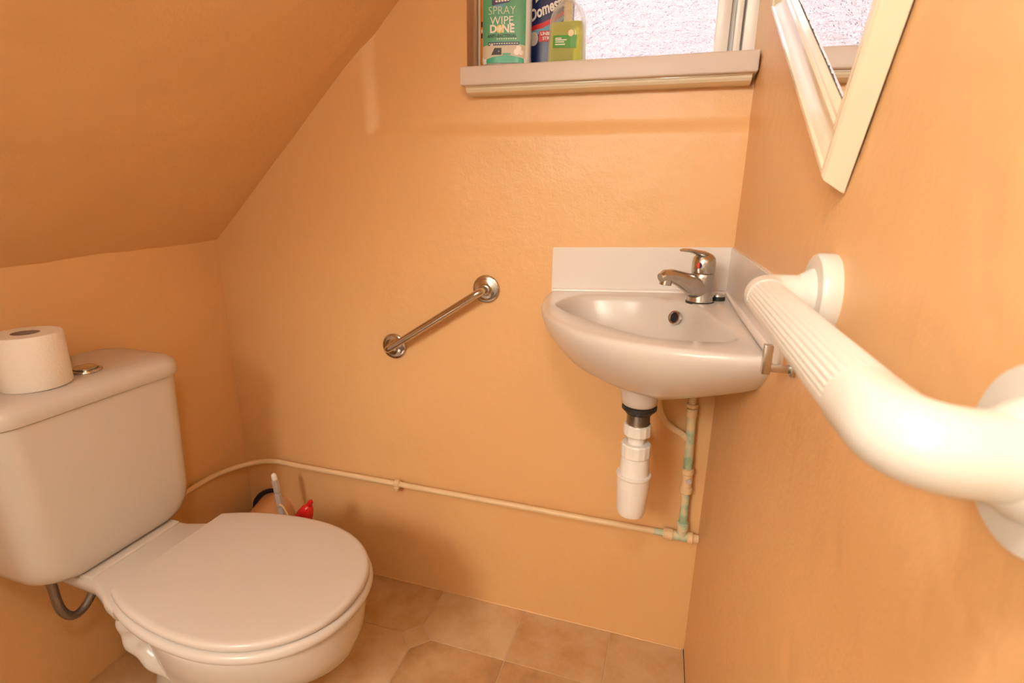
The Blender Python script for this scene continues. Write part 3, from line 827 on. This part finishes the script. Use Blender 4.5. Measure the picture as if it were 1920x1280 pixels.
# white fluted grab rail
gr = thing('white_grab_rail', 'white fluted plastic grab rail on the right wall near the camera', 'grab rail', wp(.82, .03, 1.03))
RS0, RS1, RO, RZ0, RZ1, RR = .668, .985, .058, 1.057, 1.052, .0165
for s, z in ((RS0, RZ0), (RS1 - .009, RZ1 - .004)):
    bm = bmesh.new(); lathe(bm, [(.0365, 0), (.0372, .003), (.0372, .0135), (.0355, .0165), (.0235, .0175), (.0225, .020), (.0205, .0225), (.0172, .028)], wp(s, -.0005, z), WN, 64)
    finish('flange', bm, 'railplastic', gr, angle=35)
full = smooth_path([wp(RS0, .012, RZ0), wp(RS0, RO, RZ0), wp(RS1, RO, RZ1), wp(RS1 - .008, .012, RZ1 - .004)], .040, 14)
def rail_part(name, s0, s1, flutes):
    bm = bmesh.new()
    tube(bm, [wp(s0, RO, RZ0 + (RZ1 - RZ0) * (s0 - RS0) / (RS1 - RS0)), wp(s1, RO, RZ0 + (RZ1 - RZ0) * (s1 - RS0) / (RS1 - RS0))], RR, 240, True, None,
         lambda a: 1.0 - .055 * (.5 - .5 * cos(a * 30)) ** 2)
    return finish(name, bm, 'railplastic', gr, angle=80)
SA, SB = RS0 + .036, RS1 - .046
bm = bmesh.new()
i0 = [p for p in full if (p.dot(WT)) < SA]
i1 = [p for p in full if (p.dot(WT)) > SB]
tube(bm, i0 + [wp(SA, RO, RZ0)], RR + .0002, 40); finish('elbow', bm, 'railplastic', gr, angle=60)
bm = bmesh.new(); tube(bm, [wp(SB, RO, RZ1)] + i1, RR + .0004, 48); finish('elbow', bm, 'railplastic', gr, angle=60)
rail_part('fluted_grip', SA, SB, 40)

# small square chrome wall hook behind the rail
hk = thing('chrome_wall_hook', 'small square chrome holder on the right wall under the white rail', 'holder', wp(.575, 0, .96))
def wbox(name, s, o, z, mat, parent, bev=.001):
    bm = bmesh.new(); box(bm, (s[0], o[0], z[0]), (s[1], o[1], z[1]), bev, 2)
    for v in bm.verts: v.co = wp(v.co.x, v.co.y, v.co.z)
    return finish(name, bm, mat, parent, angle=30)
wbox('wall_plate', (.586, .600), (-.001, .005), (.955, .969), 'dullchrome', hk)
wbox('arm', (.589, .597), (.004, .028), (.958, .966), 'dullchrome', hk)
wbox('upright', (.588, .598), (.024, .033), (.955, .988), 'dullchrome', hk)

# mirror, hung askew
mr = thing('wall_mirror', 'mirror in a moulded cream frame hung askew on the right wall', 'mirror', wp(.6, 0, 1.2))
MA = radians(31); e1 = (-cos(MA), sin(MA)); e2 = (sin(MA), cos(MA))
MO = (.660, 1.158); ML, MH, FW = .50, .42, .042
def mp_(a, b_, off): return wp(MO[0] + e1[0] * a + e2[0] * b_, off, MO[1] + e1[1] * a + e2[1] * b_)
fprof = [(-.009, .002), (-.008, .005), (-.001, .019), (.002, .021), (.006, .021), (.0075, .0185), (.010, .0175), (.014, .0145), (.020, .0125), (.026, .0125), (.030, .0150), (.033, .0150), (.0345, .0125), (.038, .0125), (.042, .0075), (.042, .002)]
corners = [(0, 0), (ML, 0), (ML, MH), (0, MH)]; inward = [(1, 1), (-1, 1), (-1, -1), (1, -1)]
for k in range(4):
    bm = bmesh.new(); ends = []
    for c in (k, (k + 1) % 4):
        ends.append([mp_(corners[c][0] + inward[c][0] * t, corners[c][1] + inward[c][1] * t, h) for t, h in fprof])
    ring_faces(bm, ends); finish('frame_member', bm, 'frame', mr, angle=22)
bm = bmesh.new(); q = FW - .003
ring_faces(bm, [[mp_(a, b_, o) for a, b_ in ((q, q), (ML - q, q), (ML - q, MH - q), (q, MH - q))] for o in (.003, .0065)])
mg = finish('mirror_glass', bm, 'mirror', mr, smooth=False)
bm = bmesh.new()   # silvering gone along the lower edge, with a ragged outline
pa = []
for i in range(121):
    a = q + (ML - 2 * q) * i / 120
    pa.append((a, q + .0035 + .0028 * abs(noise.noise(Vector((a * 90, 3, 0))) * 2)))
vsA = [bm.verts.new(mp_(a, q, .0068)) for a, _ in pa]; vsB = [bm.verts.new(mp_(a, b_, .0068)) for a, b_ in pa]
for i in range(120): bm.faces.new((vsA[i], vsA[i + 1], vsB[i + 1], vsB[i]))
finish('spotted_edge', bm, 'spotted', mg, smooth=False)

# ================================================================== BOTTLES ON THE SILL
SZ = 1.4055
def sup(a, b_, z, n, cx=0, cy=0, K=48):
    out = []
    for i in range(K):
        t = 2 * pi * i / K
        out.append(Vector((cx + a * math.copysign(abs(cos(t)) ** (2 / n), cos(t)), cy + b_ * math.copysign(abs(sin(t)) ** (2 / n), sin(t)), z)))
    return out
def front_y(u, a, b_, n): return -b_ * max(0., 1 - min(1, abs(u) / a) ** n) ** (1 / n)
def on_front(me_or_poly, name, mat, parent, a, b_, n, cu, cz, rot=0., eps=.0006, sc=(1, 1)):
    """put a flat mesh or polygon (u,v) on the front of a bottle standing at its parent's origin (local space)"""
    if isinstance(me_or_poly, list):
        bm = bmesh.new(); f = bm.faces.new([bm.verts.new((u, v, 0)) for u, v in me_or_poly])
        bmesh.ops.triangulate(bm, faces=[f])
        bmesh.ops.subdivide_edges(bm, edges=bm.edges[:], cuts=3, use_grid_fill=True)
    else:
        bm = bmesh.new(); bm.from_mesh(me_or_poly); bpy.data.meshes.remove(me_or_poly)
    for v in bm.verts:
        x, y = v.co.x * sc[0], v.co.y * sc[1]
        u = cu + x * cos(rot) - y * sin(rot); w = cz + x * sin(rot) + y * cos(rot)
        v.co = Vector((u, front_y(u, a, b_, n) - eps, w))
    me = bpy.data.meshes.new(name); bm.to_mesh(me); bm.free(); me.materials.append(M[mat])
    o = bpy.data.objects.new(name, me); COL.objects.link(o); o.parent = parent
    return o
def local(name, rings, mat, parent, angle=45, cap=True):
    bm = bmesh.new(); ring_faces(bm, rings, True, cap, cap); o = finish(name, bm, mat, None, angle=angle); o.parent = parent; return o
def bar_poly(w, h): return [(-w / 2, -h / 2), (w / 2, -h / 2), (w / 2, h / 2), (-w / 2, h / 2)]

# spray cleaner
s1 = thing('spray_bottle', 'mint green spray cleaner bottle reading SPRAY WIPE DONE on the sill', 'bottle', (-.501, -.013, SZ)); s1.rotation_euler.z = radians(9)
a_, b_, n_ = .0515, .029, 3.4
bd = local('bottle_body', [sup(.040, .022, 0, n_), sup(.050, .0270, .003, n_), sup(.0525, .029, .010, n_), sup(.0515, .029, .02, n_), sup(.0515, .029, .15, n_), sup(.044, .027, .175, n_), sup(.024, .020, .205, n_), sup(.015, .015, .225, 2), sup(.015, .015, .24, 2)], 'mintlight', s1)
def band(name, z0, z1, u0, u1, mat, eps, steps=18, arc=0.):
    bm = bmesh.new(); A_, B2 = [], []
    for i in range(steps + 1):
        u = u0 + (u1 - u0) * i / steps
        y = front_y(u, a_, b_, n_) - eps
        bow = arc * (1 - ((u - (u0 + u1) / 2) / ((u1 - u0) / 2)) ** 2)
        A_.append(bm.verts.new((u, y, z0 + bow * 0))); B2.append(bm.verts.new((u, y, z1 + bow)))
    for i in range(steps): bm.faces.new((A_[i], A_[i + 1], B2[i + 1], B2[i]))
    o = finish(name, bm, mat, None); o.parent = s1; return o
band('label', .012, .155, -.0488, .0425, 'mint', .0003, 30)
band('label_band', .012, .036, -.0488, .0425, 'cream', .0006, 30, .004)
band('liquid_window', .003, .011, -.040, .040, 'teal', .0009, 24, .006)
P_ = dict(a=a_, b_=b_, n=n_)
def lab(body, size, mat, cu, cz, bold=0., shear=0., sc=(1, 1), rot=0.): return on_front(text_mesh(body, size, bold, shear), 'lettering', mat, s1, a_, b_, n_, cu, cz, rot, .0010, sc)
lab('SPRAY', .0215, 'labpale', -.007, .1000, -.0002, sc=(.95, 1))
lab('WIPE', .0215, 'labwhite', -.007, .0815, .0, sc=(1.0, 1))
lab('D', .0205, 'labwhite', -.0250, .0665, .0007)
lab('NE', .0205, 'labwhite', .0065, .0665, .0007)
on_front([(.0078 * cos(2 * pi * i / 24), .0078 * sin(2 * pi * i / 24)) for i in range(24)], 'emblem', 'labyellow', s1, a_, b_, n_, -.0110, .0668, 0, .0010)
for w, h in ((.0035, .0105), (.0105, .0035)): on_front(bar_poly(w, h), 'emblem_cross', 'labwhite', s1, a_, b_, n_, -.0110, .0670, 0, .0013)
lab('ANTI-BACTERIAL', .0082, 'labdark', -.0065, .0535, .0003, sc=(.98, 1))
for i in range(9): on_front(bar_poly(.0028, .0022), 'small_print', 'labpale', s1, a_, b_, n_, -.016 + i * .0048, .0485, 0, .0010)
on_front(bar_poly(.066, .0062), 'banner', 'navy', s1, a_, b_, n_, -.003, .0395, radians(0), .0010)
for i in range(12): on_front(bar_poly(.0036, .0020), 'small_print', 'labpale', s1, a_, b_, n_, -.0325 + i * .0053, .0395, 0, .0014)
on_front([(-.013, -.007), (.009, -.007), (.009, .006), (-.006, .006)], 'hob_picture', 'black', s1, a_, b_, n_, -.016, .0255, 0, .0012)
on_front(bar_poly(.0025, .0016), 'small_print', 'labwhite', s1, a_, b_, n_, -.013, .0250, 0, .0016)
on_front(bar_poly(.017, .0045), 'green_mark', 'mint', s1, a_, b_, n_, .004, .0195, 0, .0012)
for cx_, cz_, r_ in ((.025, .0235, .006), (.034, .022, .0045), (.029, .030, .0055)):
    on_front([(r_ * cos(2 * pi * i / 20), r_ * sin(2 * pi * i / 20)) for i in range(20)], 'tap_picture', 'labwhite', s1, a_, b_, n_, cx_, cz_, 0, .0011)
on_front([(-.022, -.002), (.014, .003), (.020, .012), (.008, .012), (-.022, .010)], 'ribbon', 'navy', s1, a_, b_, n_, -.006, .112, 0, .0010)
on_front([(-.016, -.006), (.010, -.001), (.006, .004), (-.016, .001)], 'ribbon_tail', 'skyblue', s1, a_, b_, n_, -.008, .109, 0, .0009)
for i in range(5): on_front(bar_poly(.0045, .0032), 'small_print', 'labwhite', s1, a_, b_, n_, -.018 + i * .006, .1170 + i * .0004, 0, .0014)
local('trigger_head', [sup(.017, .014, .238, 2.6), sup(.017, .014, .255, 2.6), sup(.034, .014, .262, 3, -.012), sup(.036, .014, .285, 3, -.012), sup(.02, .010, .292, 3, -.01)], 'labwhite', s1)

# blue bleach bottle
s2 = thing('bleach_bottle', 'dark blue bleach bottle with a red swoosh between the spray and the handwash', 'bottle', (-.420, .048, SZ)); s2.rotation_euler.z = radians(6)
a2, b2_, n2 = .0485, .031, 2.8
local('bottle_body', [sup(.040, .024, 0, n2), sup(.0465, .0295, .004, n2), sup(.0485, .031, .012, n2), sup(.0485, .031, .165, n2), sup(.044, .028, .19, n2), sup(.026, .020, .225, 2.2), sup(.015, .015, .245, 2), sup(.015, .015, .255, 2)], 'blue', s2)
local('cap', [sup(.017, .017, .254, 2), sup(.017, .017, .285, 2), sup(.012, .012, .295, 2)], 'redprint', s2)
def lb2(poly, nm, mat, cu, cz, rot=0., eps=.0008): return on_front(poly, nm, mat, s2, a2, b2_, n2, cu, cz, rot, eps)
lb2([(-.040, -.020), (.0, -.008), (.040, .018), (.042, .032), (.0, .008), (-.040, -.008)], 'label_band', 'skyblue', 0, .083, 0, .0006)
lb2([(-.040, -.012), (-.015, -.009), (.010, .001), (.038, .022), (.040, .031), (.012, .012), (-.012, .002), (-.040, -.004)], 'swoosh', 'redprint', 0, .088, 0, .0009)
on_front(text_mesh('Domestos', .0245, .0008, .25), 'lettering', 'labwhite', s2, a2, b2_, n2, -.002, .1175, radians(20), .0012, (.88, 1.25))
lb2([(-.012, -.006), (.012, .002), (.008, .008), (-.008, .004)], 'logo_peak', 'labwhite', -.022, .137, radians(20), .0010)
lb2(bar_poly(.060, .0205), 'red_panel', 'redprint', .008, .0635, 0, .0008)
for body, cz in (('UNBEATABLE', .0680), ('STRENGTH', .0590)):
    on_front(text_mesh(body, .0088, .0003), 'lettering', 'labwhite', s2, a2, b2_, n2, .008, cz, 0, .0012)
lb2([(.0105 * cos(2 * pi * i / 24), .0135 * sin(2 * pi * i / 24)) for i in range(24)], 'round_mark', 'greyplastic', -.034, .060, 0, .0007)

# hand wash pump bottle
s3 = thing('handwash_bottle', 'lime green handwash pump bottle with a green label on the sill', 'bottle', (-.371, -.010, SZ)); s3.rotation_euler.z = radians(-4)
n3 = 4.
def hw(z): return .0385 - .045 * z * .9
local('liquid', [sup(hw(0) - .004, .022, .002, n3), sup(hw(.006) - .0015, .0245, .006, n3), sup(hw(.074) - .0015, .0235, .074, n3)], 'limeclear', s3)
local('bottle_body', [sup(hw(0) - .003, .0235, 0, n3), sup(hw(.005), .026, .005, n3), sup(hw(.08), .025, .080, n3), sup(.033, .0235, .092, 3.4), sup(.026, .021, .105, 2.8), sup(.017, .017, .114, 2.2), sup(.0135, .0135, .118, 2), sup(.0135, .0135, .124, 2)], 'clear', s3, cap=False)
local('pump_tube', [sup(.0022, .0022, .008, 2, K=12), sup(.0022, .0022, .078, 2, K=12)], 'clear', s3)
bm = bmesh.new(); lathe(bm, [(.0085 if i % 2 else .0098, .074 + i * .0035) for i in range(13)] + [(.0150, .120), (.0150, .136), (.006, .138), (.006, .155), (.012, .158), (.012, .166), (.006, .168)], (0, 0, 0), (0, 0, 1), 24)
o = finish('pump', bm, 'pump', None, angle=25); o.parent = s3
boxo = boxobj('pump_nozzle', (-.040, -.006, .158), (.004, .006, .167), 'pump', None, .002); boxo.parent = s3
a3, b3 = .0375, .0258
on_front([(-.026, -.010), (.023, -.013), (.023, .010), (-.026, .0125)], 'label', 'labgreen', s3, a3, b3, n3, .003, .0375, 0, .0006)
for w, cz, cu in ((.013, .0440, -.0115), (.024, .0405, -.006), (.019, .0370, -.0085), (.021, .0325, -.0075)):
    on_front(bar_poly(w, .0020), 'small_print', 'labwhite', s3, a3, b3, n3, cu, cz, radians(-3), .0010)
on_front([(.0058 * cos(2 * pi * i / 24), .0062 * sin(2 * pi * i / 24)) for i in range(24)], 'seal', 'pump', s3, a3, b3, n3, .0145, .0515, 0, .0012)

# orange pack squeezed in behind the spray bottle
s4 = thing('orange_bottle', 'orange and black bottle squeezed into the corner behind the spray cleaner', 'bottle', (-.541, .046, SZ))
local('bottle_body', [sup(.036, .022, 0, 3), sup(.040, .026, .006, 3), sup(.040, .026, .17, 3), sup(.03, .02, .19, 2.5), sup(.014, .014, .205, 2)], 'orange', s4)
local('cap', [sup(.016, .016, .204, 2), sup(.016, .016, .23, 2)], 'black', s4)
for cz, h, mt_ in ((.075, .009, 'black'), (.098, .011, 'black'), (.085, .006, 'labwhite')):
    on_front(bar_poly(.030, h), 'label_print', mt_, s4, .040, .026, 3, -.018, cz, 0, .0008)
